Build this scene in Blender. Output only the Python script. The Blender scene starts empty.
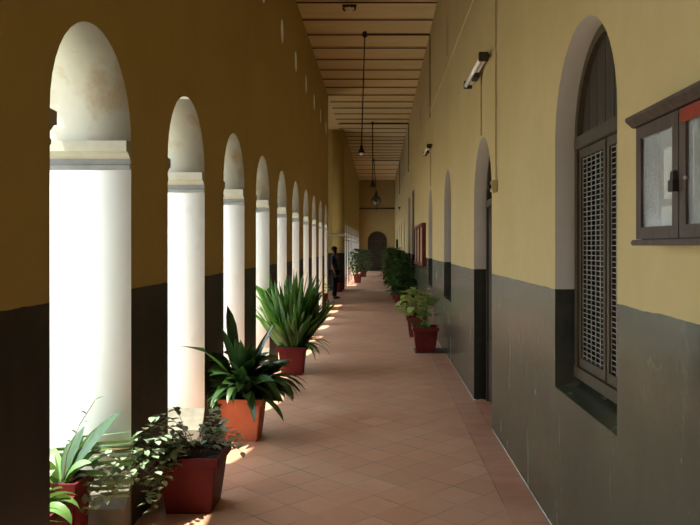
import bpy, bmesh, math, random
from mathutils import Vector, Matrix
PI = math.pi
C = bpy.context.scene.collection
R = random.Random(7)

# ------------------------------------------------------------------ materials
def newmat(name):
    m = bpy.data.materials.new(name); m.use_nodes = True
    nt = m.node_tree; b = nt.nodes['Principled BSDF']
    return m, nt, b
def N(nt, t, **kw):
    n = nt.nodes.new(t)
    for k, v in kw.items(): setattr(n, k, v)
    return n
def L(nt, a, b): nt.links.new(a, b)
def ramp(nt, fac, stops):
    r = N(nt, 'ShaderNodeValToRGB'); L(nt, fac, r.inputs[0])
    e = r.color_ramp.elements
    e[0].position, e[0].color = stops[0][0], (*stops[0][1], 1)
    e[1].position, e[1].color = stops[-1][0], (*stops[-1][1], 1)
    for p, c in stops[1:-1]:
        x = e.new(p); x.color = (*c, 1)
    return r.outputs[0]
def noise(nt, vec, scale, detail=4, rough=.55):
    n = N(nt, 'ShaderNodeTexNoise'); L(nt, vec, n.inputs['Vector'])
    n.inputs['Scale'].default_value = scale; n.inputs['Detail'].default_value = detail
    n.inputs['Roughness'].default_value = rough
    return n.outputs['Fac']
def mapped(nt, vec, s):
    n = N(nt, 'ShaderNodeMapping'); L(nt, vec, n.inputs[0]); n.inputs['Scale'].default_value = s
    return n.outputs[0]
def pos(nt): return N(nt, 'ShaderNodeNewGeometry').outputs['Position']
def mixc(nt, fac, a, b, mode='MIX'):
    n = N(nt, 'ShaderNodeMix', data_type='RGBA', blend_type=mode)
    if isinstance(fac, (int, float)): n.inputs[0].default_value = fac
    else: L(nt, fac, n.inputs[0])
    for i, v in ((6, a), (7, b)):
        if isinstance(v, tuple): n.inputs[i].default_value = (*v, 1)
        else: L(nt, v, n.inputs[i])
    return n.outputs[2]
def mth(nt, op, a, b=None, c=None):
    n = N(nt, 'ShaderNodeMath', operation=op)
    for i, v in enumerate((a, b, c)):
        if v is None: continue
        if isinstance(v, (int, float)): n.inputs[i].default_value = v
        else: L(nt, v, n.inputs[i])
    return n.outputs[0]
def sep(nt, v):
    n = N(nt, 'ShaderNodeSeparateXYZ'); L(nt, v, n.inputs[0]); return n.outputs
def bump(nt, h, b, s=.3, d=.01):
    n = N(nt, 'ShaderNodeBump'); n.inputs['Strength'].default_value = s; n.inputs['Distance'].default_value = d
    L(nt, h, n.inputs['Height']); L(nt, n.outputs[0], b.inputs['Normal'])

def mottled(name, c1, c2, scale=6, rough=.6, metal=0, bs=.15, stretch=(1, 1, 1), coords='obj', spec=.2):
    m, nt, b = newmat(name)
    v = N(nt, 'ShaderNodeTexCoord').outputs['Object'] if coords == 'obj' else pos(nt)
    v = mapped(nt, v, stretch)
    f = noise(nt, v, scale)
    L(nt, ramp(nt, f, [(.3, c1), (.7, c2)]), b.inputs['Base Color'])
    b.inputs['Roughness'].default_value = rough; b.inputs['Metallic'].default_value = metal
    b.inputs['Specular IOR Level'].default_value = spec
    if bs: bump(nt, f, b, bs, .004)
    return m

def wall_paint(name, top1, top2, low1, low2, h=1.36, lowrough=.36, spec=.3):
    m, nt, b = newmat(name)
    p = pos(nt); s = sep(nt, p)
    big = noise(nt, p, .9, 5, .6); fine = noise(nt, p, 9, 5, .6)
    top = ramp(nt, big, [(.3, top1), (.72, top2)])
    top = mixc(nt, mth(nt, 'MULTIPLY', fine, .35), top, (top1[0]*.72, top1[1]*.7, top1[2]*.62))
    st = noise(nt, mapped(nt, p, (3, 3, .55)), 2.2, 6, .65)
    low = ramp(nt, st, [(.3, low1), (.68, low2)])
    f2 = noise(nt, p, 14, 6, .7)
    low = mixc(nt, ramp(nt, f2, [(.56, (0, 0, 0)), (.75, (.55, .55, .55))]), low, (low2[0]*1.15, low2[1]*1.0, low2[2]*.9))
    f3 = noise(nt, mapped(nt, p, (1, 1, 1.6)), 1.7, 5, .7)
    low = mixc(nt, ramp(nt, f3, [(.50, (0, 0, 0)), (.66, (.6, .6, .6))]), low, (low2[0]*1.7, low2[1]*1.35, low2[2]*1.1))
    low = mixc(nt, ramp(nt, noise(nt, mapped(nt, p, (5, 5, .9)), 4, 5, .7), [(.56, (0, 0, 0)), (.70, (.6, .6, .6))]), low, (low1[0]*.6, low1[1]*.65, low1[2]*.5))
    wob = mth(nt, 'MULTIPLY', mth(nt, 'SUBTRACT', noise(nt, p, 5, 3), .5), .016)
    fac = mth(nt, 'GREATER_THAN', mth(nt, 'ADD', s[2], wob), h)
    col = mixc(nt, fac, low, top)
    # flaked paint at the foot of the wall
    fl = mth(nt, 'LESS_THAN', mth(nt, 'ADD', s[2], mth(nt, 'MULTIPLY', noise(nt, p, 22, 4, .7), .05)), .034)
    col = mixc(nt, fl, col, (.50, .47, .38))
    L(nt, col, b.inputs['Base Color'])
    L(nt, mth(nt, 'ADD', mth(nt, 'ADD', mth(nt, 'MULTIPLY', fac, .85 - lowrough), lowrough), mth(nt, 'MULTIPLY', st, .16)), b.inputs['Roughness'])
    bump(nt, mth(nt, 'ADD', mth(nt, 'MULTIPLY', fine, .5), big), b, .25, .012)
    L(nt, mth(nt, 'ADD', mth(nt, 'MULTIPLY', mth(nt, 'SUBTRACT', 1, fac), spec-.2), .2), b.inputs['Specular IOR Level'])
    return m

M = {}
M['wall'] = wall_paint('yellow_over_green_paint', (.395, .30, .135), (.455, .35, .175), (.026, .029, .018), (.054, .060, .037), lowrough=.17, spec=.42)
M['wall_left'] = wall_paint('yellow_over_green_paint_shaded', (.40, .285, .095), (.46, .335, .12), (.012, .010, .006), (.034, .024, .013), lowrough=.5)  # same paint as the right wall; darker dado carries this side's shade
M['end_paint'] = wall_paint('yellow_end_paint', (.42, .32, .13), (.48, .37, .17), (.035, .035, .022), (.06, .055, .04), h=1.25)
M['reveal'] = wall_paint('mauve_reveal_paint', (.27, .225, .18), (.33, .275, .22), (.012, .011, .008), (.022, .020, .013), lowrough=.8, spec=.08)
M['lime'] = mottled('cream_limewash', (.80, .76, .66), (.86, .84, .77), 2.5, .9, coords='pos', stretch=(1, 1, .6))
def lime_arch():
    m, nt, b = newmat('stained_soffit_glare_jamb'); p = pos(nt)
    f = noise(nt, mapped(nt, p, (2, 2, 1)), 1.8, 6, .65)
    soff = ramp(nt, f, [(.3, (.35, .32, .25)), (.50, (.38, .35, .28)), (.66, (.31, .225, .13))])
    jamb = ramp(nt, f, [(.3, (.86, .86, .83)), (.6, (.90, .90, .88)), (.8, (.78, .76, .69))])  # whitewash lifted to carry the outside glare on jambs and oculi
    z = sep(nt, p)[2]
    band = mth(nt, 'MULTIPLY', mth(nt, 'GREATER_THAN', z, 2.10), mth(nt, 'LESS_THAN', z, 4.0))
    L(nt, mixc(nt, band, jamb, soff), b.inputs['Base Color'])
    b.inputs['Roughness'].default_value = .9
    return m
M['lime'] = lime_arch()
M['impost'] = mottled('cream_moulding_paint', (.33, .29, .21), (.40, .36, .28), 7, .85, coords='pos')
M['band'] = mottled('impost_slab_shadow', (.17, .165, .15), (.23, .22, .20), 9, .9, coords='pos')  # grey colour stands in for the shadow under the impost slab
M['plinth'] = mottled('worn_plinth_stone', (.14, .13, .09), (.22, .20, .15), 8, .8, coords='pos')
M['ceiling'] = mottled('brown_ceiling_slab', (.53, .41, .21), (.61, .48, .26), 1.6, .85, coords='pos', stretch=(.4, 2, 1))
M['beam'] = mottled('dark_beam_paint', (.035, .022, .015), (.06, .04, .026), 8, .6)
M['bead'] = mottled('ochre_beam_seat', (.50, .36, .18), (.56, .42, .22), 5, .85)
M['frame'] = mottled('dull_brown_frame_paint', (.042, .030, .016), (.064, .046, .025), 12, .6, stretch=(6, 6, 1))
M['plank'] = mottled('dark_plank_wood', (.018, .013, .008), (.05, .034, .02), 7, .6, stretch=(1, 14, .8))
M['casew'] = mottled('cabinet_wood', (.040, .026, .018), (.070, .048, .034), 10, .55, stretch=(4, 4, 1))
M['black'] = mottled('unlit_room_black', (.006, .005, .004), (.012, .010, .008), 4, .8)  # black colour stands in for the darkness of unlit rooms behind openings
M['mesh'] = mottled('grey_wire_metal', (.20, .185, .15), (.28, .26, .22), 20, .5, .3, bs=0)
M['iron'] = mottled('dark_iron', (.02, .015, .012), (.045, .035, .028), 15, .5, .4, bs=0)
M['conduit'] = mottled('painted_conduit', (.34, .26, .12), (.42, .33, .16), 10, .6, bs=0)
M['white'] = mottled('white_enamel', (.72, .71, .66), (.82, .81, .77), 8, .35, bs=0)
M['tube'] = mottled('frosted_tube_glass', (.78, .78, .76), (.86, .86, .85), 3, .2, bs=0)
M['red_board'] = mottled('red_brown_board_wood', (.07, .013, .008), (.12, .025, .014), 9, .4)
M['pinkpaper'] = mottled('faded_pink_paper', (.26, .15, .10), (.34, .22, .15), 4, .8, bs=0)
M['paper'] = mottled('aged_paper', (.33, .31, .25), (.42, .40, .33), 4, .9, bs=0)
M['felt'] = mottled('grey_felt', (.11, .10, .075), (.17, .15, .12), 6, .95)
M['redcloth'] = mottled('red_sticker', (.15, .02, .008), (.20, .03, .013), 9, .7, bs=0)
M['pot_red'] = mottled('dark_red_pot_paint', (.085, .007, .006), (.125, .012, .009), 7, .6, stretch=(1, 1, .6), spec=.2)
M['pot_orange'] = mottled('orange_terracotta', (.40, .095, .035), (.50, .13, .055), 7, .65, spec=.25)
M['pot_maroon'] = mottled('maroon_pot_paint', (.115, .014, .013), (.16, .022, .018), 6, .6, spec=.2)
M['soil'] = mottled('dark_soil', (.02, .013, .008), (.06, .04, .025), 30, .95, bs=.8)
M['twig'] = mottled('brown_twig', (.10, .065, .03), (.18, .12, .06), 20, .8)
M['ground'] = mottled('pale_dry_ground', (.40, .39, .32), (.48, .47, .39), 1.5, .95, coords='pos')
M['skin'] = mottled('brown_skin', (.16, .08, .045), (.20, .10, .06), 5, .55, bs=0)
M['shirt'] = mottled('dark_blue_shirt', (.02, .03, .055), (.03, .045, .08), 12, .85)
M['trouser'] = mottled('black_trousers', (.012, .012, .016), (.022, .022, .028), 12, .85)
M['hair'] = mottled('black_hair', (.006, .005, .005), (.014, .012, .01), 30, .6)

def leafmat(name, c1, c2, trans=.35, rough=.38):
    m, nt, b = newmat(name); p = pos(nt)
    col = ramp(nt, noise(nt, p, 9, 3), [(.3, c1), (.7, c2)])
    L(nt, col, b.inputs['Base Color']); b.inputs['Roughness'].default_value = rough
    tr = N(nt, 'ShaderNodeBsdfTranslucent')
    L(nt, mixc(nt, .5, col, (c2[0]*2.2, c2[1]*1.8, c2[2]*.9)), tr.inputs[0])
    mx = N(nt, 'ShaderNodeMixShader'); mx.inputs[0].default_value = trans
    L(nt, b.outputs[0], mx.inputs[1]); L(nt, tr.outputs[0], mx.inputs[2])
    L(nt, mx.outputs[0], nt.nodes['Material Output'].inputs['Surface'])
    return m
M['leaf_dark'] = leafmat('dark_glossy_leaf', (.016, .045, .012), (.045, .10, .024), .25)
M['leaf_sword'] = leafmat('sword_leaf_green', (.022, .07, .012), (.07, .17, .028), .35)
M['leaf_grey'] = leafmat('grey_green_small_leaf', (.12, .19, .11), (.32, .42, .28), .2, .45)
M['leaf_light'] = leafmat('light_green_leaf', (.07, .15, .03), (.14, .25, .07), .15)
M['leaf_yellow'] = leafmat('yellow_green_leaf', (.16, .27, .05), (.30, .40, .12), .3)
M['leaf_deep'] = leafmat('deep_green_leaf', (.012, .04, .010), (.04, .10, .02), .3)

def glassmat():
    m, nt, b = newmat('clear_pane')
    b.inputs['Base Color'].default_value = (.9, .93, .9, 1); b.inputs['Roughness'].default_value = .06
    b.inputs['Alpha'].default_value = .18
    L(nt, ramp(nt, noise(nt, pos(nt), 6), [(.3, (.10, .10, .10)), (.7, (.22, .22, .22))]), b.inputs['Alpha'])
    return m
M['glass'] = glassmat()

def floormat():
    m, nt, b = newmat('terracotta_tiles'); p = pos(nt); s = sep(nt, p)
    def tiles(rot, loc, size=.25):
        mp = N(nt, 'ShaderNodeMapping'); L(nt, p, mp.inputs[0])
        mp.inputs['Rotation'].default_value = (0, 0, rot); mp.inputs['Location'].default_value = loc
        br = N(nt, 'ShaderNodeTexBrick'); L(nt, mp.outputs[0], br.inputs['Vector'])
        br.offset = 0; br.squash = 1
        br.inputs['Scale'].default_value = 1; br.inputs['Brick Width'].default_value = size
        br.inputs['Row Height'].default_value = size; br.inputs['Mortar Size'].default_value = .005
        br.inputs['Mortar Smooth'].default_value = .4; br.inputs['Bias'].default_value = 0
        br.inputs['Color1'].default_value = (.48, .225, .13, 1); br.inputs['Color2'].default_value = (.60, .32, .205, 1)
        br.inputs['Mortar'].default_value = (.30, .19, .13, 1)
        return br
    d = tiles(PI/4, (0.03, 0.02, 0), .25); o = tiles(0, (-.775 + .21*5, .05, 0), .21)
    border = mth(nt, 'GREATER_THAN', s[0], .775)
    col = mixc(nt, border, d.outputs[0], mixc(nt, 1, o.outputs[0], (.80, .62, .58), 'MULTIPLY'))
    line = mth(nt, 'LESS_THAN', mth(nt, 'ABSOLUTE', mth(nt, 'SUBTRACT', s[0], .775)), .005)
    col = mixc(nt, line, col, (.15, .11, .08))
    n1 = noise(nt, p, 1.3, 6, .65); n2 = noise(nt, p, 12, 5, .7)
    col = mixc(nt, ramp(nt, n1, [(.40, (0, 0, 0)), (.7, (.55, .55, .55))]), col, (.52, .36, .25))
    col = mixc(nt, ramp(nt, n2, [(.55, (0, 0, 0)), (.72, (.5, .5, .5))]), col, (.40, .24, .16))
    vis = ramp(nt, noise(nt, p, 1.9, 5, .6), [(.38, (.8, .8, .8)), (.56, (0, 0, 0))])
    col = mixc(nt, vis, col, mixc(nt, n2, (.46, .22, .13), (.60, .325, .21)))
    edge = mixc(nt, border, d.outputs['Fac'], o.outputs['Fac'])
    n3 = noise(nt, p, 2.4, 4)
    dirt = mixc(nt, 1, edge, ramp(nt, n3, [(.46, (0, 0, 0)), (.6, (1, 1, 1))]), 'MULTIPLY')
    col = mixc(nt, dirt, col, (.13, .15, .12))
    L(nt, col, b.inputs['Base Color'])
    L(nt, mth(nt, 'ADD', mth(nt, 'MULTIPLY', n1, .5), .15), b.inputs['Roughness'])
    h = mth(nt, 'SUBTRACT', mth(nt, 'MULTIPLY', n2, .25), edge)
    bump(nt, h, b, .3, .004)
    return m
M['floor'] = floormat()
M['step'] = mottled('worn_step_stone', (.50, .36, .24), (.60, .45, .32), 6, .6, coords='pos')

# ------------------------------------------------------------------ mesh helpers
def obj(name, bm, mat, parent=None, smooth=False):
    if isinstance(bm, bmesh.types.BMesh):
        me = bpy.data.meshes.new(name); bmesh.ops.recalc_face_normals(bm, faces=bm.faces)
        bm.to_mesh(me); bm.free()
    else: me = bm
    for x in (mat if isinstance(mat, (list, tuple)) else [mat]): me.materials.append(x)
    if smooth:
        for p in me.polygons: p.use_smooth = True
    o = bpy.data.objects.new(name, me); C.objects.link(o)
    if parent: o.parent = parent
    return o
def tag(o, label, cat, group=None):
    o['label'] = label; o['category'] = cat
    if group: o['group'] = group
    return o
def thing(name, label, cat, loc=(0, 0, 0), rz=0, group=None):
    o = bpy.data.objects.new(name, None); C.objects.link(o); o.empty_display_size = .1
    o.location = loc; o.rotation_euler = (0, 0, rz)
    return tag(o, label, cat, group)
def struct(name, bm, mat, parent=None):
    o = obj(name, bm, mat, parent)
    if not parent: o['kind'] = 'structure'
    return o
def sempty(name, loc=(0, 0, 0)):
    o = bpy.data.objects.new(name, None); C.objects.link(o); o.location = loc; o['kind'] = 'structure'
    return o
def box(bm, x0, x1, y0, y1, z0, z1, bev=0):
    r = bmesh.ops.create_cube(bm, size=1)
    vs = r['verts']
    for v in vs:
        v.co = Vector(((x0+x1)/2 + v.co.x*(x1-x0), (y0+y1)/2 + v.co.y*(y1-y0), (z0+z1)/2 + v.co.z*(z1-z0)))
    if bev:
        es = list({e for v in vs for e in v.link_edges})
        bmesh.ops.bevel(bm, geom=es, offset=bev, segments=2, affect='EDGES')
    return bm
def B(*a, **k): return box(bmesh.new(), *a, **k)
def tube(bm, pts, r, seg=8, r2=None, caps=True):
    pts = [Vector(p) for p in pts]; n = len(pts); rings = []
    for i, p in enumerate(pts):
        t = (pts[min(i+1, n-1)] - pts[max(i-1, 0)]).normalized()
        a = Vector((0, 0, 1)) if abs(t.z) < .9 else Vector((1, 0, 0))
        u = t.cross(a).normalized(); w = t.cross(u)
        rr = r if r2 is None else r + (r2-r)*i/(n-1)
        rings.append([bm.verts.new(p + (u*math.cos(2*PI*k/seg) + w*math.sin(2*PI*k/seg))*rr) for k in range(seg)])
    for i in range(n-1):
        for k in range(seg):
            bm.faces.new((rings[i][k], rings[i][(k+1) % seg], rings[i+1][(k+1) % seg], rings[i+1][k]))
    if caps:
        bm.faces.new(rings[0]); bm.faces.new(rings[-1][::-1])
    return bm
def lathe(bm, prof, c=(0, 0, 0), seg=20):
    rings = []
    for r, z in prof:
        rings.append([bm.verts.new((c[0]+max(r, 1e-4)*math.cos(2*PI*k/seg), c[1]+max(r, 1e-4)*math.sin(2*PI*k/seg), c[2]+z)) for k in range(seg)])
    for i in range(len(rings)-1):
        for k in range(seg):
            bm.faces.new((rings[i][k], rings[i][(k+1) % seg], rings[i+1][(k+1) % seg], rings[i+1][k]))
    bm.faces.new(rings[0]); bm.faces.new(rings[-1])
    return bm
def prism(bm, pts, a, b, f):
    """polygon pts (u,v) swept from a to b along the third axis; f maps (u,v,w) to a point"""
    r0 = [bm.verts.new(f(u, v, a)) for u, v in pts]; r1 = [bm.verts.new(f(u, v, b)) for u, v in pts]
    bm.faces.new(r0); bm.faces.new(r1[::-1]); n = len(pts)
    for i in range(n): bm.faces.new((r0[i], r1[i], r1[(i+1) % n], r0[(i+1) % n]))
    return bm
YZ = lambda u, v, w: Vector((w, u, v))      # u along y, v up, swept along x
XZ = lambda u, v, w: Vector((u, w, v))

def arch_pts(y0, y1, spring, n=20):
    """from (y1,spring) over the top to (y0,spring)"""
    c = (y0+y1)/2; r = (y1-y0)/2
    return [(c + r*math.cos(PI*k/n), spring + r*math.sin(PI*k/n)) for k in range(n+1)]

def wall_plate(outer, holes, x0, x1):
    """flat wall in the y-z plane with holes, from x0 to x1 (outer/holes are (y,z) loops)"""
    cu = bpy.data.curves.new('w', 'CURVE'); cu.dimensions = '2D'; cu.fill_mode = 'BOTH'
    cu.extrude = abs(x1-x0)/2
    for loop in [outer] + holes:
        s = cu.splines.new('POLY'); s.points.add(len(loop)-1)
        for p, (y, z) in zip(s.points, loop): p.co = (y, z, 0, 1)
        s.use_cyclic_u = True
    o = bpy.data.objects.new('w', cu); C.objects.link(o)
    dg = bpy.context.evaluated_depsgraph_get(); dg.update()
    me = bpy.data.meshes.new_from_object(o.evaluated_get(dg))
    bpy.data.objects.remove(o); bpy.data.curves.remove(cu)
    me.materials.clear()
    mid = (x0+x1)/2
    for v in me.vertices: v.co = Vector((mid + v.co.z, v.co.x, v.co.y))
    bm = bmesh.new(); bm.from_mesh(me); bpy.data.meshes.remove(me)
    bmesh.ops.remove_doubles(bm, verts=bm.verts, dist=1e-5)
    bmesh.ops.recalc_face_normals(bm, faces=bm.faces)
    return bm
def assign(o, fn):
    for p in o.data.polygons: p.material_index = fn(p)

# ------------------------------------------------------------------ the gallery
XL, TL = -1.40, .48          # left wall inner face, thickness
XR, TR = .987, .30
H = 5.75
Y0, YB0, YB1, YE = -4.0, 19.75, 25.5, 45.0
XL2 = -1.24
P = 1.705

def arcade(name, xin, thick, ya, yb, near, count, oculi, spring=2.19, w=1.0, oz=4.71):
    out = [(ya, 0)]
    openings = []
    for k in range(count):
        a = near + P*k; b = a + w
        if a < ya+.1 or b > yb-.1: continue
        openings.append((a, b))
        out += [(a, 0)] + arch_pts(a, b, spring)[::-1] + [(b, 0)]
    out += [(yb, 0), (yb, H), (ya, H)]
    holes = []
    if oculi:
        for a, b in openings:
            c = (a+b)/2
            holes.append([(c + .15*math.cos(2*PI*k/20), oz + .17*math.sin(2*PI*k/20)) for k in range(20)])
    bm = wall_plate(out, holes, xin-thick, xin)
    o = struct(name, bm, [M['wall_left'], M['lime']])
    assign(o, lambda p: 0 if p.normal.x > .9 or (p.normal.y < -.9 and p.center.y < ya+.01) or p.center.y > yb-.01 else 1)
    return o, openings

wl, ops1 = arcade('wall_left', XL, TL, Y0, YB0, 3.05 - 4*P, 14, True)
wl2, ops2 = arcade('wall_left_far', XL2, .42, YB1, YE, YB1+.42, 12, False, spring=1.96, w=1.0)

imp_prof = [(0, 2.03), (.016, 2.036), (.018, 2.055), (.006, 2.062), (.006, 2.092), (.022, 2.102), (.04, 2.12), (.072, 2.128), (.072, 2.186), (.0, 2.19)]
def impost(y, sgn, xin, thick, parent, dz=0):
    pr = [(y + sgn*(u), v+dz) for u, v in imp_prof] + [(y - sgn*.01, 2.19+dz), (y - sgn*.01, 2.03+dz)]
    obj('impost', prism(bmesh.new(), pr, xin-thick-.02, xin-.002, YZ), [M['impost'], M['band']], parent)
    assign(C.objects[-1], lambda p: 1 if p.center.z < 2.096+dz and abs(p.normal.x) < .5 else 0)  # lower faces take the painted slab shadow
def plinth(y, sgn, xin, thick, parent):
    bm = bmesh.new()
    pr = [(y - sgn*.01, 0), (y + sgn*.10, 0), (y + sgn*.10, .15), (y + sgn*.085, .165), (y + sgn*.03, .24), (y + sgn*.0, .30), (y - sgn*.01, .30)]
    prism(bm, pr, xin-thick-.03, xin+.0, YZ)
    obj('plinth', bm, M['plinth'], parent)
for a, b in ops1:
    if a < 0: continue
    impost(b, -1, XL, TL, wl); impost(a, 1, XL, TL, wl)
    plinth(b, -1, XL, TL, wl); plinth(a, 1, XL, TL, wl)
for a, b in ops2:
    impost(b, -1, XL2, .42, wl2, -.23); impost(a, 1, XL2, .42, wl2, -.23)

# right wall: arched windows and a door, small clerestory slots
def arch_hole(yc, r, z0, spring): return [(yc-r, z0), (yc+r, z0)] + arch_pts(yc-r, yc+r, spring)
WIN = [(3.495, .525, .80), (10.35, .53, .82), (13.78, .53, .82), (28.0, .5, .82), (31.4, .5, .82), (34.8, .5, .82), (38.2, .5, .82), (41.6, .5, .82)]
DOORS = [(6.86, .59)]
SQD = [(20.0, 21.3), (22.6, 24.3)]      # tall square-headed doorways at the crossing
SLOT = [3.495, 6.92, 10.37, 13.78, 17.2, 22.3, 28, 31.4, 34.8, 38.2]
out = [(Y0, 0)]
for y0, y1, kind in sorted([(yc-r, yc+r, 'a') for yc, r in DOORS] + [(a, b, 's') for a, b in SQD]):
    out += [(y0, 0)] + (arch_pts(y0, y1, 2.05)[::-1] if kind == 'a' else [(y0, 3.22), (y1, 3.22)]) + [(y1, 0)]
out += [(YE, 0), (YE, H), (Y0, H)]
holes = [arch_hole(yc, r, z, 2.175) for yc, r, z in WIN]
for c in SLOT: holes.append([(c + .15*math.cos(2*PI*k/20), 4.66 + .33*math.sin(2*PI*k/20)) for k in range(20)])
wr = struct('wall_right', wall_plate(out, holes, XR, XR+TR), [M['wall'], M['reveal']])
assign(wr, lambda p: 0 if abs(p.normal.x) > .9 or p.center.z > 4 else 1)
# string course where the upper wall starts
bm = bmesh.new(); prism(bm, [(XR+.01, 4.15), (XR-.012, 4.17), (XR-.012, 4.25), (XR+.01, 4.27)], Y0+.02, YE-.02, lambda u, v, w: Vector((u, w, v)))
obj('string_course', bm, M['wall'], wr)

# dark rooms behind the right wall (closed box so no daylight leaks round)
bm = bmesh.new(); X2 = XR+TR
box(bm, X2+1.2, X2+1.3, Y0, YE, 0, H)
struct('wall_room_rear', bm, M['black'])
struct('wall_far', B(XL2-.42, X2+1.3, YE, YE+.3, -.1, H), M['end_paint'])
struct('wall_back', B(XL-TL, X2+1.3, Y0-.2, Y0, -.1, H), M['wall_left'])
struct('ceiling', B(XL-TL-.02, X2+1.32, Y0-.2, YE+.3, H, H+.25), M['ceiling'])
struct('ceiling_passage', B(-4.0, XL-TL-.02, YB0-.3, YB1+.3, H, H+.25), M['ceiling'])
struct('floor', B(XL-TL-.03, X2+1.3, Y0-.2, YB1, -.2, 0), M['floor'])
struct('floor_passage', B(-4.0, XL-TL-.03, YB0-.3, YB1+.2, -.2, 0), M['floor'])
fl2 = struct('floor_far', B(XL2-.45, X2+1.3, YB1, YE, -.2, .06), M['floor'])
struct('trim_1', B(XL2, XR, YB1-.06, YB1+.22, 0, .075, bev=.008), M['step'])
struct('trim_2', B(XL2, XR, 37.0, 37.2, .06, .10), M['step'])
# passage opening to the left at the crossing
wf = struct('wall_passage_far', B(-4.0, XL2-.42, YB1, YB1+.30, 0, H), M['wall_left'])
bm = bmesh.new(); prism(bm, [(-4.0, 1.96), (-4.0, 2.04), (XL2+.02, 2.04), (XL2+.02, 1.96)], YB1-.04, YB1, XZ)
obj('moulding', bm, M['impost'], wf)
struct('wall_passage_near', B(-4.0, XL-TL, YB0-.3, YB0, 0, H), M['wall_left'])
ypm = (YB0+YB1)/2
o = [(YB0-.3, 0), (ypm-1.3, 0)] + arch_pts(ypm-1.3, ypm+1.3, 1.75)[::-1] + [(ypm+1.3, 0), (YB1+.3, 0), (YB1+.3, H), (YB0-.3, H)]
struct('wall_passage_side', wall_plate(o, [], -4.3, -4.0), M['wall_left'])
# moulded line across the end wall
wfar = bpy.data.objects['wall_far']
obj('moulding', B(XL2, XR, YE-.06, YE, 3.93, 4.0), M['frame'], wfar)

# ceiling beams
YS = [12.15+.93*i for i in range(-9, 25)] + [36.5, 38.6, 40.7, 42.8]
beam = None
for i, y in enumerate(YS):
    xl = XL if y < YB1 else XL2
    if beam is None or (y > YB1 and beam.get('s') != 2):
        bm = B(xl+.002, XR-.002, -.014, .014, -.032, 0)
        ob = obj('ceiling_beam', bm, M['beam'])
        sd = obj('bed_strip', B(xl+.004, XR-.004, -.055, .055, -.015, 0), M['bead'], ob)
        beam = ob; st = sd; beam['s'] = 2 if y > YB1 else 1
    else:
        ob = beam.copy(); C.objects.link(ob); s2 = st.copy(); C.objects.link(s2); s2.parent = ob
    ob.location = (0, y, H)
    tag(ob, 'thin dark ceiling beam running across the brown ceiling', 'beam', 'ceiling beams')
for ob in C.objects:
    if 's' in ob: del ob['s']

# ------------------------------------------------------------------ windows and doors in the right wall
def arch_ring(yc, r, z0, spring, wd, x0, x1):
    """arched frame rim"""
    o_ = [(yc-r, z0)] + arch_pts(yc-r, yc+r, spring)[::-1] + [(yc+r, z0)]
    i_ = [(yc-r+wd, z0)] + arch_pts(yc-r+wd, yc+r-wd, spring)[::-1] + [(yc+r-wd, z0)]
    bm = bmesh.new()
    V = [[bm.verts.new((x, *p)) for p in L_] for L_ in (o_, i_) for x in (x0, x1)]
    oa, ob_, ia, ib = V
    for k in range(len(o_)-1):
        bm.faces.new((oa[k], oa[k+1], ia[k+1], ia[k])); bm.faces.new((ob_[k], ib[k], ib[k+1], ob_[k+1]))
        bm.faces.new((oa[k], ob_[k], ob_[k+1], oa[k+1])); bm.faces.new((ia[k], ia[k+1], ib[k+1], ib[k]))
    for k in (0, -1): bm.faces.new((oa[k], ia[k], ib[k], ob_[k]))
    return bm
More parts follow.
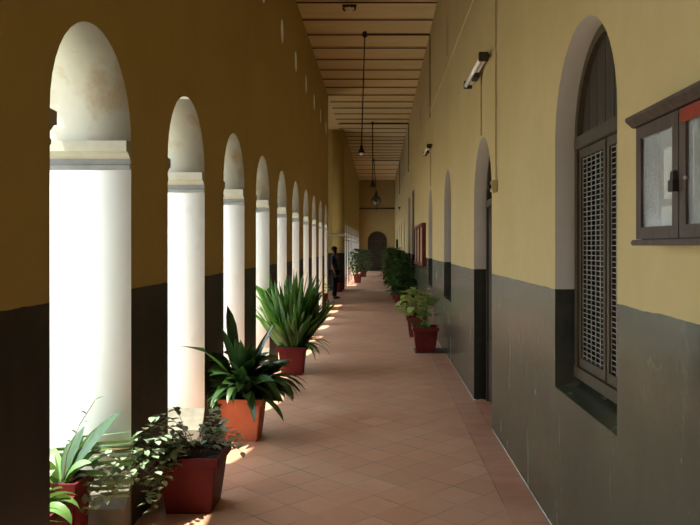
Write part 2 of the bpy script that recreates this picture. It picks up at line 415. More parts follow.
def arched_window(i, yc, r, z0):
    w = sempty('window_%d' % i)
    x0 = XR + .108; e = .004; rr = r - e
    zs = z0 + .075; sp = 2.175
    obj('frame', arch_ring(yc, rr, zs+.05, sp, .05, x0, x0+.09), M['frame'], w)
    obj('bottom_rail', B(x0-.005, x0+.09, yc-rr, yc+rr, zs, zs+.06), M['frame'], w)
    # plastered sill sloping down to the gallery
    pr = [(XR+.0, z0+.0), (XR+.0, z0+.012), (x0+.12, zs+.0), (x0+.12, z0+.0)]
    obj('sill', prism(bmesh.new(), pr, yc-rr, yc+rr, lambda u, v, q: Vector((u, q, v))), M['wall'], w)
    obj('transom', B(x0-.012, x0+.09, yc-rr+.03, yc+rr-.03, 2.13, 2.20, bev=.005), M['frame'], w)
    # planked tympanum
    bm = bmesh.new(); n = 7; ri = rr-.045
    for k in range(n):
        a = -ri + 2*ri*k/n + .003; b = -ri + 2*ri*(k+1)/n - .003
        ha = math.sqrt(max(ri*ri-a*a, 0)); hb = math.sqrt(max(ri*ri-b*b, 0)); hm = math.sqrt(max(ri*ri-((a+b)/2)**2, 0))
        if n//2 == k: hm = ri
        prism(bm, [(yc+a, 2.19), (yc+b, 2.19), (yc+b, sp+hb), (yc+(a+b)/2, sp+hm), (yc+a, sp+ha)], x0+.03, x0+.05+.004*(k % 2), YZ)
    obj('tympanum', bm, M['plank'], w)
    # two casements with wire grilles
    zb, zt = zs+.062, 2.128
    for s in (-1, 1):
        ya, yb = (yc-rr+.052, yc-.012) if s < 0 else (yc+.012, yc+rr-.052)
        bm = bmesh.new()
        box(bm, x0+.012, x0+.05, ya, ya+.035, zb, zt); box(bm, x0+.012, x0+.05, yb-.035, yb, zb, zt)
        box(bm, x0+.012, x0+.05, ya+.035, yb-.035, zb, zb+.05); box(bm, x0+.012, x0+.05, ya+.035, yb-.035, zt-.045, zt)
        cs = obj('casement', bm, M['frame'], w)
        if i <= 3:
            bm = bmesh.new(); y_a, y_b = ya+.035, yb-.035; z = zb+.062
            while z < zt-.045:
                box(bm, x0+.024, x0+.029, y_a, y_b, z, z+.0038); z += .0262
            nv = 5
            for k in range(nv+1):
                yy = y_a + (y_b-y_a)*k/nv
                box(bm, x0+.021, x0+.025, max(y_a, yy-.004), min(y_b, yy+.004), zb+.05, zt-.045)
            obj('grille', bm, M['mesh'], cs)
    obj('mullion', B(x0+.02, x0+.07, yc-.011, yc+.011, zb, zt), M['frame'], w)
    obj('dark_backing', B(x0+.10, x0+.11, yc-rr, yc+rr, z0, 2.75), M['black'], w)  # black sheet standing in for the dark room behind
n = 0
for yc, r, z0 in WIN:
    n += 1; arched_window(n, yc, r, z0)
# round-headed clerestory slots
for c in SLOT:
    n += 1
    bm = bmesh.new()
    prism(bm, [(c + .149*math.cos(2*PI*k/20), 4.66 + .329*math.sin(2*PI*k/20)) for k in range(20)], XR+.10, XR+.12, YZ)
    struct('window_%d' % n, bm, M['frame'])
# door 1
yc, r = DOORS[0]
d = sempty('door_1'); x0 = XR+.125; rr = r-.004
obj('frame', arch_ring(yc, rr, 0, 2.05, .05, x0, x0+.09), M['frame'], d)
obj('transom', B(x0-.01, x0+.09, yc-rr+.04, yc+rr-.04, 2.0, 2.07), M['frame'], d)
bm = bmesh.new(); ri = rr-.048
for k in range(9):     # fanlight bars
    a = PI*(k)/8; tube(bm, [(x0+.04, yc, 2.08), (x0+.04, yc+ri*math.cos(a), 2.06+ri*math.sin(a)*.985)], .009, 6)
obj('fanlight_bars', bm, M['conduit'], d)
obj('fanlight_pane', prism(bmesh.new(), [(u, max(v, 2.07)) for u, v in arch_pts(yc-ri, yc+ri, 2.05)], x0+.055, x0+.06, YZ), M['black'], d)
for s in (-1, 1):
    a, b = (yc-rr+.052, yc-.003) if s < 0 else (yc+.003, yc+rr-.052)
    bm = B(x0+.02, x0+.06, a, b, .012, 1.995)
    for z0_, z1_ in ((.15, .65), (.78, 1.3), (1.43, 1.88)): box(bm, x0+.008, x0+.02, a+.09, b-.09, z0_, z1_, bev=.005)
    lf = obj('door_leaf', bm, M['plank'], d)
    obj('door_handle', tube(bmesh.new(), [(x0+.018, (b-.04) if s < 0 else (a+.04), 1.0), (x0-.02, (b-.04) if s < 0 else (a+.04), 1.02), (x0-.02, (b-.04) if s < 0 else (a+.04), 1.12), (x0+.018, (b-.04) if s < 0 else (a+.04), 1.14)], .006, 6), M['iron'], lf)
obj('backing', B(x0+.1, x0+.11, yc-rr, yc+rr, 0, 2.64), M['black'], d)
# tall dark doorways at the crossing
for j, (a, b) in enumerate(SQD):
    d = sempty('door_%d' % (2+j)); x0 = XR+.10
    bm = bmesh.new(); box(bm, x0, x0+.08, a+.003, a+.07, 0, 3.217); box(bm, x0, x0+.08, b-.07, b-.003, 0, 3.217); box(bm, x0, x0+.08, a+.07, b-.07, 3.15, 3.217)
    obj('frame', bm, M['frame'], d)
    m = (a+b)/2
    for p, q in ((a+.072, m-.003), (m+.003, b-.072)):
        bm = B(x0+.02, x0+.06, p, q, .012, 3.147)
        for z0_, z1_ in ((.2, 1.0), (1.2, 2.0), (2.2, 3.0)): box(bm, x0+.008, x0+.02, p+.09, q-.09, z0_, z1_)
        obj('door_leaf', bm, M['plank'], d)
# arched door in the end wall
d = sempty('door_4'); cx = -.11; r = .60
def end_arch(r, z0, sp, y0, y1):
    return prism(bmesh.new(), [(cx-r, z0), (cx+r, z0)] + [(cx + r*math.cos(PI*k/18), sp + r*math.sin(PI*k/18)) for k in range(19)][0:], y0, y1, XZ)
obj('door_leaf', end_arch(.56, .062, 1.93, YE-.03, YE-.001), M['plank'], d)
bm = bmesh.new()
pr = [(r, .062)] + [(r*math.cos(PI*k/18), 1.93 + r*math.sin(PI*k/18)) for k in range(19)] + [(-r, .062)]
pi_ = [(u*(.54/.60), .062 if v < 1 else 1.93+(v-1.93)*(.54/.60)) for u, v in pr]
rows = [[bm.verts.new((cx+u, y, v)) for u, v in q] for q in (pr, pi_) for y in (YE-.06, YE-.001)]
for k in range(len(pr)-1):
    for a_, b_ in ((0, 1), (2, 3), (0, 2), (1, 3)):
        bm.faces.new((rows[a_][k], rows[a_][k+1], rows[b_][k+1], rows[b_][k]))
obj('frame', bm, M['frame'], d)
obj('middle_rail', B(cx-.54, cx+.54, YE-.05, YE-.031, 1.88, 1.96), M['frame'], d)

# ------------------------------------------------------------------ glazed wall cabinet
cab = thing('wall_cabinet', 'dark wooden glass-doored notice cabinet hung on the yellow wall at right', 'cabinet', (XR, 2.12, 1.61))
def bx(x0, x1, y0, y1, z0, z1, bev=0): return B(x0-XR, x1-XR, y0-2.12, y1-2.12, z0-1.61, z1-1.61, bev=bev)
xa, xf = XR-.002, XR-.088
ya, yb, za, zb = 1.38, 2.51, 1.622, 2.012
bm = bx(xf+.02, xa, ya, ya+.02, za, zb); t2 = lambda *a: box(bm, a[0]-XR, a[1]-XR, a[2]-2.12, a[3]-2.12, a[4]-1.61, a[5]-1.61)
t2(xf+.02, xa, yb-.02, yb, za, zb); t2(xf+.02, xa, ya, yb, za, za+.02); t2(xf+.02, xa, ya, yb, zb-.02, zb)
obj('case', bm, M['casew'], cab)
obj('back_board', bx(xa-.012, xa, ya+.02, yb-.02, za+.02, zb-.02), M['felt'], cab)
pr = [(0, 0), (-.10, 0), (-.125, .022), (-.125, .034), (0, .034)]
obj('cornice', prism(bmesh.new(), [(u, v+zb-1.61) for u, v in pr], ya-.002-2.12, yb+.002-2.12, XZ), M['casew'], cab)
obj('base_moulding', bx(XR-.105, xa, ya-.005, yb+.005, za-.02, za, bev=.004), M['casew'], cab)
for k, (p, q) in enumerate(((2.155, 2.508), (1.775, 2.148), (1.385, 1.768))):
    bm = bx(xf, xf+.022, p, p+.045, za+.002, zb-.002); fr = lambda *a: box(bm, a[0]-XR, a[1]-XR, a[2]-2.12, a[3]-2.12, a[4]-1.61, a[5]-1.61)
    fr(xf, xf+.022, q-.045, q, za+.002, zb-.002); fr(xf, xf+.022, p+.045, q-.045, za+.002, za+.042); fr(xf, xf+.022, p+.045, q-.045, zb-.042, zb-.002)
    dr = obj('door', bm, M['casew'], cab)
    obj('pane', bx(xf+.009, xf+.013, p+.044, q-.044, za+.041, zb-.041), M['glass'], dr)
    if k == 0:
        bm = bx(xf-.012, xf, p+.004, p+.036, 1.79, 1.83, bev=.004)
        fr(xf-.02, xf-.004, p-.008, p+.028, 1.765, 1.80)
        o = obj('padlock', bm, M['iron'], dr); o['label'] = 'black hasp and padlock'
    if k == 1:
        bm = bmesh.new(); bmesh.ops.create_uvsphere(bm, u_segments=10, v_segments=6, radius=.006, matrix=Matrix.Translation((xf-.006-XR, q-.058-2.12, 1.80-1.61)))
        obj('knob', bm, M['mesh'], dr)
        o = obj('red_strip', bx(xf-.003, xf-.0005, p+.05, q-.012, zb-.046, zb-.004), M['redcloth'], dr); o['label'] = 'faded red strip on the top rail'
sheets = [(2.20, 2.44, 1.665, 1.735), (2.19, 2.33, 1.75, 1.96), (2.345, 2.42, 1.76, 1.93), (1.83, 2.06, 1.67, 1.76), (1.80, 1.93, 1.775, 1.95), (1.945, 2.065, 1.775, 1.94), (1.43, 1.70, 1.68, 1.93)]
desc = ['wide low paper sheet at the bottom of the cabinet behind its leftmost glass', 'tall paper sheet pinned behind the leftmost cabinet glass next to the padlock', 'narrow paper sheet pinned at the far left inside the glazed cabinet',
        'wide low paper sheet at the bottom behind the second cabinet glass', 'tall paper sheet nearest the frame edge behind the second cabinet glass', 'paper sheet pinned near the small knob behind the second cabinet glass', 'large paper sheet behind the last cabinet glass']
for (a, b, c, e), t in zip(sheets, desc):
    tag(obj('paper_sheet', B(xa-.0155, xa-.0135, a+.02, b+.02, c, e), M['paper']), t, 'paper', 'papers inside the wall cabinet')

# red framed notice board
nb = thing('notice_board', 'long red-framed notice board on the right wall above the dado', 'notice board', (XR, 16.4, 1.63))
ya, yb, za, zb = 15.05, 18.4, 1.17, 2.09
f = lambda x0, x1, y0, y1, z0, z1: B(x0-XR, x1-XR, y0-16.4, y1-16.4, z0-1.63, z1-1.63)
bm = f(XR-.085, XR-.002, ya, ya+.07, za, zb)
for a in ((XR-.085, XR-.002, yb-.07, yb, za, zb), (XR-.085, XR-.002, ya+.07, yb-.07, za, za+.07), (XR-.085, XR-.002, ya+.07, yb-.07, zb-.07, zb)):
    box(bm, a[0]-XR, a[1]-XR, a[2]-16.4, a[3]-16.4, a[4]-1.63, a[5]-1.63)
obj('frame', bm, M['red_board'], nb)
obj('back_panel', f(XR-.06, XR-.002, ya+.07, yb-.07, za+.07, zb-.07), M['pinkpaper'], nb)
for y in (16.15, 17.3): obj('divider', f(XR-.09, XR-.06, y-.03, y+.03, za+.07, zb-.07), M['red_board'], nb)
tag(obj('notice_board', B(XR-.09, XR-.004, 37.1, 38.6, 1.42, 1.95), M['plank']), 'small dark board fixed on the right wall near the far end', 'notice board')

# ------------------------------------------------------------------ electrical
def tube_lamp(y0, y1, z, label):
    t = thing('tube_light', label, 'lamp', (XR, (y0+y1)/2, z), 0, 'tube lights on the right wall')
    h = (y1-y0)/2
    obj('batten', B(-.065, -.035, -h+.03, h-.03, .0, .045, bev=.004), M['white'], t)
    for s in (-1, 1):
        e = obj('end_cap', B(-.115, -.03, s*h-.018, s*h+.018, -.03, .05, bev=.006), M['frame'], t)
        obj('bracket', tube(bmesh.new(), [(-.045, s*h*.75, .02), (0, s*h*.75, .06)], .012, 6), M['iron'], t)
    obj('tube', tube(bmesh.new(), [(-.095, -h+.03, -.005), (-.095, h-.03, -.005)], .019, 10), M['tube'], t, True)
    obj('choke', B(-.085, -.03, -.02, .16, -.045, .0), M['iron'], t)
tube_lamp(6.28, 7.38, 3.25, 'nearest fluorescent tube light on brackets high on the yellow wall')
tube_lamp(13.1, 14.2, 3.42, 'second, farther tube light high on the yellow wall above the third arch recess')
tube_lamp(32.5, 33.6, 3.33, 'tiny distant tube light on the right wall near the corridor end')
def pipe(pts, label, r=.008, mat='conduit'):
    return tag(obj('conduit', tube(bmesh.new(), pts, r, 6), M[mat]), label, 'conduit')
pipe([(XR-.009, 6.88, 2.66), (XR-.009, 6.88, 3.24)], 'short thin cable pipe from the near tube light down to the doorway arch', .007)
pipe([(XR-.011, 6.0, 2.16), (XR-.011, 6.0, H-.08)], 'long vertical cable pipe ending at the small switch box on the yellow wall', .007)
pipe([(XR-.009, 13.7, 2.75), (XR-.009, 13.7, 3.39)], 'thin cable pipe below the farther tube light', .009)
sb = thing('switch_box', 'small brass coloured switch box on the yellow wall beside the arched doorway', 'switch', (XR, 6.0, 2.1))
obj('box', B(-.05, -.002, -.045, .045, -.05, .05, bev=.008), M['conduit'], sb)
obj('knob', tube(bmesh.new(), [(-.05, 0, 0), (-.075, 0, -.006)], .02, 10), M['iron'], sb)

def pendant(y, x_end, z_low, label, x_top, x_low, lamp, r=.011):
    zc = H-.10
    t = thing('pendant_lamp', label, 'lamp', (x_top, y, zc))
    bm = tube(bmesh.new(), [(0, 0, 0), (XR-.02-x_top, 0, 0)], r*1.25, 8)
    if x_end is not None: tube(bm, [(x_end-x_top, 0, 0), (0, 0, 0)], r*.9, 8)
    obj('ceiling_pipe', bm, M['iron'], t)
    obj('wall_pipe', tube(bmesh.new(), [(XR-.014-x_top, 0, 0), (XR-.014-x_top, 0, -1.6)], r*.8, 6), M['iron'], t)
    obj('drop_rod', tube(bmesh.new(), [(0, 0, 0), (x_low-x_top, 0, z_low-zc+.08)], r, 8), M['iron'], t)
    obj('rose', lathe(bmesh.new(), [(.03, -.03), (.05, 0), (.05, .04), (.03, .08)], (0, 0, -.03)), M['iron'], t)
    lx = x_low-x_top; lz = z_low-zc
    if lamp == 'cone':
        obj('lamp_holder', lathe(bmesh.new(), [(.062, -.05), (.066, -.035), (.03, .04), (.02, .10)], (lx, 0, lz)), M['iron'], t)
        bm = bmesh.new(); bmesh.ops.create_uvsphere(bm, u_segments=12, v_segments=8, radius=.038, matrix=Matrix.Translation((lx, 0, lz-.06)))
        obj('bulb', bm, M['tube'], t, True)
    else:
        obj('lamp_holder', lathe(bmesh.new(), [(.07, -.06), (.08, 0), (.05, .1), (.03, .16)], (lx, 0, lz)), M['iron'], t)
    return t
pendant(13.7, None, 3.43, 'nearest pendant lamp hanging on a long dark rod from the ceiling pipe', -.27, -.335, 'cone')
pendant(23.6, -1.3, 3.60, 'middle pendant lamp on a long dark rod farther down the gallery', -.21, -.205, 'end', .018)
t = pendant(33.8, None, 4.05, 'farthest pendant, a round globe lantern hanging before the end wall', -.24, -.13, 'end', .018)
lx, lz = .11, 4.05-(H-.10)
bm = bmesh.new(); bmesh.ops.create_uvsphere(bm, u_segments=20, v_segments=12, radius=.215, matrix=Matrix.Translation((lx, 0, lz-.30)))
obj('globe', bm, mottled('smoky_globe_glass', (.16, .14, .10), (.24, .21, .16), 5, .2, bs=0), t, True)
bm = bmesh.new()
for k in range(4):
    a = PI*k/4
    tube(bm, [(lx+.225*math.cos(a)*math.sin(b), .225*math.sin(a)*math.sin(b), lz-.30+.225*math.cos(b)) for b in [2*PI*q/24 for q in range(25)]], .008, 5, caps=False)
tube(bm, [(lx, 0, lz-.52), (lx, 0, lz-.78)], .014, 6)
obj('cage', bm, M['iron'], t)
jb = thing('ceiling_hook', 'dark iron hook fitting on the nearest visible ceiling beam at the top edge', 'hook', (-.50, 12.10, H-.076))
obj('plate', B(-.12, .12, -.03, .03, -.035, -.001, bev=.005), M['iron'], jb)
for s in (-1, 1): obj('clamp', tube(bmesh.new(), [(s*.09, 0, -.03), (s*.10, 0, -.08), (s*.07, 0, -.10)], .016, 8), M['iron'], jb)
obj('hook', tube(bmesh.new(), [(0, 0, -.03), (0, 0, -.07)] + [(.03*math.sin(a), 0, -.10+.03*math.cos(a)) for a in [q*PI/6 for q in range(10)]], .009, 6), M['white'], jb)

# ------------------------------------------------------------------ plants
def leaf(bm, base, az, ln, wd, elev, droop, fold=.25, n=7, peak=.45, twist=0):
    """one curved leaf blade: starts at base heading az/elev and bends down by droop radians over its length"""
    p = Vector(base); pts = []; e = elev; prev = None
    side = Vector((-math.sin(az), math.cos(az), 0))
    for i in range(n+1):
        t = i/n
        d = Vector((math.cos(az)*math.cos(e), math.sin(az)*math.cos(e), math.sin(e)))
        up = side.cross(d) * -1
        sd = (side*math.cos(twist) + up*math.sin(twist)); upv = (up*math.cos(twist) - side*math.sin(twist))
        w = wd*.5*(math.sin(PI*min(1, (t/(2*peak)) if t < peak else .5+(t-peak)/(2*(1-peak))))**.8)
        w = max(w, .0015 if i < n else .0004)
        a = bm.verts.new(p + sd*w + upv*w*fold); m = bm.verts.new(p); b = bm.verts.new(p - sd*w + upv*w*fold)
        row = (a, m, b)
        if prev:
            bm.faces.new((prev[0], prev[1], m, a)); bm.faces.new((prev[1], prev[2], b, m))
        prev = row
        p = p + d*(ln/n); e -= droop/n
def square_pot(top, bot, h, lip=.018):
    bm = bmesh.new()
    t, b = top/2, bot/2
    prof = [(b, 0), (b+(t-.012-b)*.82, h*.84), (t, h*.85), (t, h), (t-lip, h), (t-lip-.01, h*.86), (b-.015, .02)]
    rings = []
    for r, z in prof: rings.append([bm.verts.new((sx*r, sy*r, z)) for sx, sy in ((1, 1), (-1, 1), (-1, -1), (1, -1))])
    for i in range(len(rings)-1):
        for k in range(4): bm.faces.new((rings[i][k], rings[i][(k+1) % 4], rings[i+1][(k+1) % 4], rings[i+1][k]))
    bm.faces.new(rings[0]); bm.faces.new(rings[-1])
    bmesh.ops.recalc_face_normals(bm, faces=bm.faces)
    es = [e for e in bm.edges if abs(e.verts[0].co.z - e.verts[1].co.z) > .02]
    bmesh.ops.bevel(bm, geom=es, offset=.006, segments=2, affect='EDGES')
    return bm
def potted(label, x, y, top, bot, h, mat, rz=0, z=0, name='potted_plant'):
    t = thing(name, label, 'potted plant', (x, y, z), rz)
    obj('pot', square_pot(top, bot, h), mat, t)
    s = top/2-.03; bm = bmesh.new()
    bmesh.ops.create_grid(bm, x_segments=8, y_segments=8, size=s*.94)
    rr = random.Random(int(y*10))
    for v in bm.verts: v.co.z = h*.88 + rr.uniform(-.006, .012) + .012*(1 - (v.co.length/s))
    obj('soil', bm, M['soil'], t)
    return t
def clamp(bm, t):
    """leaves bend against walls instead of entering them"""
    X, Y = t.location.x, t.location.y
    xl = XL if Y < YB0 else XL2
    for v in bm.verts:
        x, y = v.co.x+X, v.co.y+Y
        if x > XR-.012: x = XR-.012 - .03*math.tanh((x-XR+.012)*3)
        if x < xl+.012:
            op = None
            for a, b in (ops1 if Y < YB0 else ops2):
                if a+.11 < y < b-.11: op = (a, b)
            if op is None: x = xl+.012 + .03*math.tanh((xl+.012-x)*3)
        v.co.x = x-X; v.co.z = max(v.co.z, .01)
def foliage(t, fn, mat, name='foliage'):
    bm = bmesh.new(); fn(bm); clamp(bm, t)
    me = bpy.data.meshes.new(name); bm.to_mesh(me); bm.free()
    return obj(name, me, mat, t, True)
def shrub(t, targets, mat, h0, leaf_l=.045, leaf_w=.024, step=.028, sag=.0, rnd=None, tr=.0028):
    """twigs from the soil to the targets (local), small leaves along them"""
    rnd = rnd or random.Random(3)
    tb = bmesh.new(); lb = bmesh.new()
    for tg in targets:
        p0 = Vector((rnd.uniform(-.05, .05), rnd.uniform(-.05, .05), h0)); p3 = Vector(tg)
        mid = (p0+p3)/2 + Vector((0, 0, .10 + sag*.5 + .2*(p3-p0).xy.length))
        pts = [(1-s)**2*p0 + 2*s*(1-s)*mid + s*s*p3 for s in [q/10 for q in range(11)]]
        tube(tb, pts, tr, 5, tr*.4)
        ln = sum((pts[i+1]-pts[i]).length for i in range(10)); k = max(3, int(ln/step))
        for i in range(k+1):
            s = .22 + .78*i/k; j = min(9, int(s*10)); q = pts[j].lerp(pts[j+1], s*10-j)
            d = (pts[j+1]-pts[j]).normalized(); az = math.atan2(d.y, d.x) + (1 if i % 2 else -1)*rnd.uniform(.5, 1.4)
            l = leaf_l*rnd.uniform(.7, 1.25)
            leaf(lb, q, az, l, leaf_w*rnd.uniform(.8, 1.2), rnd.uniform(-.3, .7), rnd.uniform(.2, .9), .2, 4, .45)
    clamp(tb, t); clamp(lb, t)
    obj('stem', tb, M['twig'], t)
    me = bpy.data.meshes.new('foliage'); lb.to_mesh(me); lb.free(); obj('foliage', me, mat, t, True)
def broad(h, n, lmin, lmax, w, e0, e1, dr, rnd, azr=(0, 2*PI), br=.06, peak=.45, lift=0):
    def f(bm):
        for i in range(n):
            az = rnd.uniform(*azr); br_ = rnd.uniform(0, br)
            leaf(bm, (br_*math.cos(az), br_*math.sin(az), h+rnd.uniform(0, lift)), az, rnd.uniform(lmin, lmax), w*rnd.uniform(.75, 1.2), rnd.uniform(e0, e1), rnd.uniform(*dr), .3, 8, peak, rnd.uniform(-1.0, 1.0))
    return f

# A and B: in the first arch
r = random.Random(11)
t = potted('broad light-leaved plant in a red pot at the left edge of the first arch', -1.69, 3.42, .34, .24, .35, M['pot_red'])
foliage(t, broad(.31, 26, .14, .26, .085, .5, 1.4, (1.0, 2.4), r), M['leaf_light'])
t = potted('dark-potted plant with long broad leaves behind the front pot in the first arch', -1.67, 3.79, .24, .18, .38, M['pot_red'])
def fB(bm):
    broad(.34, 16, .2, .34, .07, .7, 1.35, (.4, 1.3), r)(bm)
foliage(t, fB, M['leaf_light'])
def fB2(bm):
    leaf(bm, (.04, 0, .40), .0, .42, .11, .95, .15, .3, 9, .55, .6)
    leaf(bm, (.0, 0, .36), .25, .30, .08, .6, .3, .3, 8, .5)
    leaf(bm, (.0, 0, .36), 1.2, .30, .08, 1.2, .4, .3, 8, .5)
foliage(t, fB2, M['leaf_dark'], 'dark_leaves')
bm = tube(bmesh.new(), [(.0, 0, .37), (.02, 0, .50), (.09, 0, .66), (.16, .02, .78)], .004, 5, .002)
obj('stem', bm, M['twig'], t)
def fBt(bm):
    for q, az in (((.07, 0, .61), 2.6), ((.09, 0, .66), .2), ((.12, .01, .71), 2.8), ((.16, .02, .78), .7), ((.05, 0, .56), 2.9)): leaf(bm, q, az, .05, .016, .5, .5)
foliage(t, fBt, M['leaf_deep'], 'twig_leaves')

# C: dark red pot with a trailing small-leaved shrub
t = potted('dark red square pot with a trailing small-leaved shrub by the first pier', -1.14, 4.42, .385, .27, .345, M['pot_red'], .0)
tg = []
for i in range(17): tg.append((r.uniform(-.62, -.28), r.uniform(-.66, -.50), r.uniform(.15, .50)))
for i in range(11): tg.append((r.uniform(-.26, -.10), r.uniform(-.42, -.22), r.uniform(.06, .50)))
for i in range(7): tg.append((r.uniform(-.1, .2), r.uniform(-.1, .2), r.uniform(.38, .48)))
tg += [(.29, .0, .38), (.27, .06, .42), (.30, -.03, .34), (.10, .12, .56), (.18, .02, .50), (.12, .1, .52), (-.12, .0, .60), (-.16, -.3, .62), (-.2, -.35, .55)]
shrub(t, tg, M['leaf_grey'], .30, .062, .036, .032, rnd=r)

# D: orange pot with broad dark leaves
t = potted('orange terracotta square pot with broad dark drooping leaves beside the second pier', -1.13, 6.0, .37, .26, .355, M['pot_orange'], .0)
def fD(bm):
    broad(.31, 70, .28, .50, .10, .3, 1.3, (.6, 2.2), r, br=.09, lift=.10)(bm)
    broad(.40, 40, .22, .36, .10, .5, 1.5, (.3, 1.6), r, br=.12, lift=.16)(bm)
    leaf(bm, (-.05, -.05, .33), -2.3, .84, .06, 1.25, 1.25, .3, 9)
    leaf(bm, (-.05, 0, .33), 2.6, .78, .13, 1.47, .12, .2, 9, .72)
    leaf(bm, (-.03, 0, .33), 4.0, .64, .11, 1.35, .2, .2, 9, .7)
    leaf(bm, (.03, 0, .33), .4, .66, .10, 1.35, .3, .2, 9, .7)
    for k in range(14): leaf(bm, (.07, 0, .36), r.uniform(-1.0, .6), r.uniform(.45, .60), .075, 1.0, r.uniform(1.9, 2.7), .3, 9)
    for k in range(9): leaf(bm, (0, 0, .33), r.uniform(0, 6.2), r.uniform(.45, .66), .09, 1.35, r.uniform(.1, .5), .3, 9)
foliage(t, fD, M['leaf_dark'])
def fD2(bm):
    for k in range(7): leaf(bm, (-.06, -.04, .33), r.uniform(2.8, 4.4), r.uniform(.28, .40), .06, .8, r.uniform(1.5, 2.4), .3, 8)
foliage(t, fD2, M['leaf_yellow'], 'yellowing_leaves')

# E: sword-leaved clump
t = potted('red pot with a big dense clump of upright sword-shaped leaves', -1.08, 9.0, .36, .25, .355, M['pot_red'])
def fE(bm):
    for i in range(380):
        az = r.uniform(0, 2*PI); q = r.random(); ro = .15*math.sqrt(r.random())
        leaf(bm, (ro*math.cos(az), ro*math.sin(az), .30 + .14*r.random()*(q < .6)), az+r.uniform(-.5, .5), r.uniform(.45, .95)*(1-.18*q), r.uniform(.042, .066), 1.56-.60*q, r.uniform(-.15, .5), .35, 7, .55, r.uniform(-.9, .9))
    for i in range(18): leaf(bm, (.05, -.05, .31), r.uniform(-.9, .5), r.uniform(.3, .55), .045, r.uniform(.6, 1), r.uniform(1.4, 2.4), .3, 8)
foliage(t, fE, M['leaf_sword'])

# right side pots
t = potted('nearest maroon pot on the right with small plants, on a dark square tray', .70, 10.88, .40, .28, .39, M['pot_maroon'])
obj('tray', B(-.16, .30, -.17, .30, .0, .012), M['iron'], t)
def fF(bm):
    broad(.35, 14, .10, .2, .05, .4, 1.3, (.3, 1.0), r, br=.13)(bm)
    for k in range(10): leaf(bm, (.02, 0, .35+.035*k), k*2.4, .12, .04, .6, .8)
foliage(t, fF, M['leaf_sword'])
obj('stem', tube(bmesh.new(), [(.02, 0, .33), (.02, 0, .70)], .005, 5), M['twig'], t)
t = potted('maroon pot with a bushy bright yellow-green plant behind the nearest right pot', .67, 12.75, .37, .26, .35, M['pot_maroon'])
def bush(bm, h, R_, n, ll, lw, r, z0=.34, taper=0):
    for i in range(n):
        a = r.uniform(0, 2*PI); u = r.uniform(0, 1)**.6; zz = r.random()
        rad = R_*u*math.sin(PI*(.18+.72*zz))
        leaf(bm, (rad*math.cos(a), rad*math.sin(a), z0+zz*h), a+r.uniform(-.8, .8), ll*r.uniform(.7, 1.3), lw*r.uniform(.8, 1.2), r.uniform(-.3, .9), r.uniform(.3, 1.4), .25, 5, .45)
def stems(t, h, R_, r, z0=.3):
    tb = bmesh.new()
    for k in range(7):
        a = r.uniform(0, 6.28); q = R_*.6*r.random(); tube(tb, [(.03*math.cos(a), .03*math.sin(a), z0), (q*.6*math.cos(a), q*.6*math.sin(a), z0+h*.5), (q*math.cos(a), q*math.sin(a), z0+h*.9)], .008, 5, .003)
    obj('stem', tb, M['twig'], t)
foliage(t, lambda bm: bush(bm, .48, .29, 130, .18, .10, r, .34), M['leaf_yellow']); stems(t, .42, .3, r)
def bushy(label, x, y, h, R_, mat, n=330, ll=.20, lw=.09, pot=M['pot_maroon'], ph=.36):
    t = potted(label, x, y, .36, .26, ph, pot, z=.06 if y > YB1 else 0)
    foliage(t, lambda bm: bush(bm, h, R_, n, ll, lw, r, ph-.02), mat); stems(t, h, R_, r)
    return t
bushy('dark leafy potted bush on the right just behind the bright yellow-green plant', .60, 18.9, .95, .36, M['leaf_deep'])
bushy('dark leafy potted bush, second behind the bright plant on the right', .58, 20.3, 1.05, .42, M['leaf_deep'])
t = bushy('leafy potted bush with some bright green leaves beneath the tall dark doorways', .55, 21.6, 1.05, .42, M['leaf_deep'])
foliage(t, lambda bm: bush(bm, .8, .40, 16, .17, .09, r, .4), M['leaf_light'], 'bright_leaves')
bushy('dark leafy potted bush on the right at the floor step', .62, 24.4, 1.1, .45, M['leaf_deep'])
bushy('dark leafy potted bush on the right just beyond the floor step', .62, 27.6, 1.1, .48, M['leaf_deep'])
bushy('dark leafy potted bush on the right midway to the end door', .62, 31.5, 1.1, .5, M['leaf_deep'])
bushy('dark leafy potted bush on the right nearest the end door', .58, 36.5, 1.1, .5, M['leaf_deep'])
bushy('leafy bush in a red pot on the left just beyond the floor step', -.90, 30.2, 1.05, .42, M['leaf_dark'], pot=M['pot_maroon'])
bushy('leafy potted bush on the left, farthest one near the end door', -.78, 36.0, 1.0, .48, M['leaf_deep'])
bushy('small bright green potted plant in the last near arch beside the standing person', -1.52, 18.75, .55, .2, M['leaf_yellow'], 40, .14, .06)
# small red bucket by the passage
bk = thing('bucket', 'small dark red bucket on the floor beside the passage wall', 'bucket', (-1.40, 25.1, 0))
obj('body', lathe(bmesh.new(), [(.10, 0), (.14, .28), (.145, .30), (.13, .30), (.095, .02)]), M['pot_red'], bk, True)
obj('handle', tube(bmesh.new(), [(.142*math.cos(a), 0, .28+.12*math.sin(a)) for a in [PI*q/10 for q in range(11)]], .004, 5), M['iron'], bk)

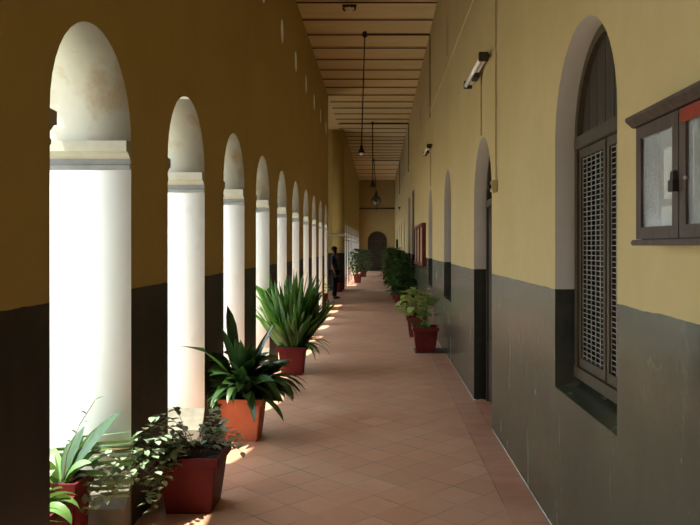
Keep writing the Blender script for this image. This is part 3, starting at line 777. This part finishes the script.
# ------------------------------------------------------------------ person by the passage
def skin(name, verts, edges, radii, mat, parent, sub=2):
    me = bpy.data.meshes.new(name); me.from_pydata([Vector(v) for v in verts], edges, []); me.materials.append(mat)
    o = bpy.data.objects.new(name, me); C.objects.link(o); o.parent = parent
    o.modifiers.new('skin', 'SKIN'); sl = me.skin_vertices[0].data
    for d_, rr in zip(sl, radii): d_.radius = rr if isinstance(rr, tuple) else (rr, rr)
    sl[0].use_root = True
    s = o.modifiers.new('sub', 'SUBSURF'); s.levels = sub; s.render_levels = sub
    for p in me.polygons: p.use_smooth = True
    o.modifiers['skin'].use_smooth_shade = True
    return o
pe = thing('person', 'person in dark blue shirt and black trousers standing by the passage on the left', 'person', (-1.36, 21.9, 0), math.radians(-100))
S = 1.58/1.75
V = [(0, 0, .95), (0, 0, 1.15), (0, -.01, 1.36), (0, 0, 1.47), (0, .0, 1.53), (0, .01, 1.62), (0, .01, 1.70),
     (.09, 0, .90), (.10, .02, .50), (.10, 0, .08), (.10, .13, .03),
     (-.09, 0, .90), (-.10, .01, .50), (-.10, 0, .08), (-.10, .13, .03),
     (.18, 0, 1.40), (.23, -.01, 1.13), (.23, .06, .90), (.23, .08, .82),
     (-.18, 0, 1.40), (-.23, -.01, 1.13), (-.23, .06, .90), (-.23, .08, .82)]
E = [(0, 1), (1, 2), (2, 3), (3, 4), (4, 5), (5, 6), (0, 7), (7, 8), (8, 9), (9, 10), (0, 11), (11, 12), (12, 13), (13, 14), (2, 15), (15, 16), (16, 17), (17, 18), (2, 19), (19, 20), (20, 21), (21, 22)]
rad = [(.14, .10), (.13, .095), (.15, .10), .055, .055, (.078, .09), (.06, .07), .085, .058, .038, .032, .085, .058, .038, .032, .055, .042, .032, .028, .055, .042, .032, .028]
V = [(x*S, y*S, z*S) for x, y, z in V]
def sc(r_): return tuple(q*S for q in r_) if isinstance(r_, tuple) else r_*S
body = skin('body', V, E, [sc(q) for q in rad], M['skin'], pe)
for sx in (-1, 1):      # fingers
    for k in range(4):
        skin('finger', [(sx*.23*S, (.075+.018*(k-1.5))*S, .81*S), (sx*.228*S, (.08+.02*(k-1.5))*S, .76*S), (sx*.220*S, (.085+.02*(k-1.5))*S, .72*S)], [(0, 1), (1, 2)], [.010, .009, .007], M['skin'], body, 1)
    skin('thumb', [(sx*.222*S, .10*S, .83*S), (sx*.212*S, .125*S, .80*S), (sx*.208*S, .13*S, .77*S)], [(0, 1), (1, 2)], [.011, .010, .008], M['skin'], body, 1)
sv = [V[i] for i in (0, 1, 2, 15, 16, 19, 20)]; sv[0] = (0, 0, .92*S)
skin('shirt', sv, [(0, 1), (1, 2), (2, 3), (3, 4), (2, 5), (5, 6)], [sc(q) for q in ((.165, .125), (.15, .115), (.165, .118), .07, .06, .07, .06)], M['shirt'], pe)
tv = [V[i] for i in (0, 7, 8, 9, 11, 12, 13)]
skin('trousers', tv, [(0, 1), (1, 2), (2, 3), (0, 4), (4, 5), (5, 6)], [sc(q) for q in ((.155, .115), .10, .075, .06, .10, .075, .06)], M['trouser'], pe)
bm = bmesh.new(); bmesh.ops.create_uvsphere(bm, u_segments=16, v_segments=10, radius=.098*S, matrix=Matrix.Translation((0, -.012*S, 1.685*S)) @ Matrix.Diagonal((.92, 1.08, .95, 1)))
obj('hair', bm, M['hair'], pe, True)
for sx in (-1, 1):
    skin('shoe', [(sx*.10*S, -.03*S, .035*S), (sx*.10*S, .06*S, .035*S), (sx*.10*S, .17*S, .028*S)], [(0, 1), (1, 2)], [.04, .042, .028], M['trouser'], pe, 1)
    bm = bmesh.new(); bmesh.ops.create_uvsphere(bm, u_segments=8, v_segments=6, radius=.012, matrix=Matrix.Translation((sx*.03*S, .088*S, 1.645*S)))
    obj('eye', bm, M['white'], body)
    bm = bmesh.new(); bmesh.ops.create_uvsphere(bm, u_segments=8, v_segments=6, radius=.025, matrix=Matrix.Translation((sx*.083*S, 0, 1.63*S)) @ Matrix.Diagonal((.35, .7, 1.1, 1)))
    obj('ear', bm, M['skin'], body)
bm = bmesh.new(); bmesh.ops.create_cone(bm, segments=8, radius1=.016, radius2=.005, depth=.045, matrix=Matrix.Translation((0, .10*S, 1.62*S)))
obj('nose', bm, M['skin'], body)

# ------------------------------------------------------------------ outside
struct('ground', B(-40, XL-TL-.03, -25, YB0-.3, -.35, -.12), M['ground'])
struct('ground_far', B(-40, -4.0, YB0-.3, 70, -.35, -.12), M['ground'])

w = bpy.data.worlds.new('sky'); bpy.context.scene.world = w; w.use_nodes = True
bg = w.node_tree.nodes['Background']; bg.inputs[0].default_value = (.74, .88, 1.0, 1); bg.inputs[1].default_value = 3.5
sl = bpy.data.lights.new('sun', 'SUN'); sl.energy = 10; sl.angle = math.radians(1.0); sl.color = (1, .95, .84)
so = bpy.data.objects.new('sun', sl); C.objects.link(so)
el, az = math.radians(69), math.radians(32)
dv = Vector((math.cos(el)*math.cos(az), math.cos(el)*math.sin(az), -math.sin(el)))
so.rotation_euler = dv.to_track_quat('-Z', 'Y').to_euler(); so.location = (-10, 0, 20)

# ------------------------------------------------------------------ camera
cam = bpy.data.cameras.new('camera'); cam.sensor_width = 36; cam.lens = 36*717/700; cam.clip_end = 200
co = bpy.data.objects.new('camera', cam); C.objects.link(co)
co.location = (0, 0, 1.6)
cam.shift_x = -29/700; cam.shift_y = -16.3/700
co.rotation_euler = (PI/2, 0, 0)
sc_ = bpy.context.scene; sc_.camera = co
sc_.view_settings.view_transform = 'Standard'; sc_.view_settings.look = 'None'
sc_.view_settings.gamma = 1; sc_.view_settings.use_curve_mapping = False
sc_.view_settings.exposure = .6
sc_.cycles.max_bounces = 10; sc_.cycles.diffuse_bounces = 8
sc_.cycles.use_denoising = True
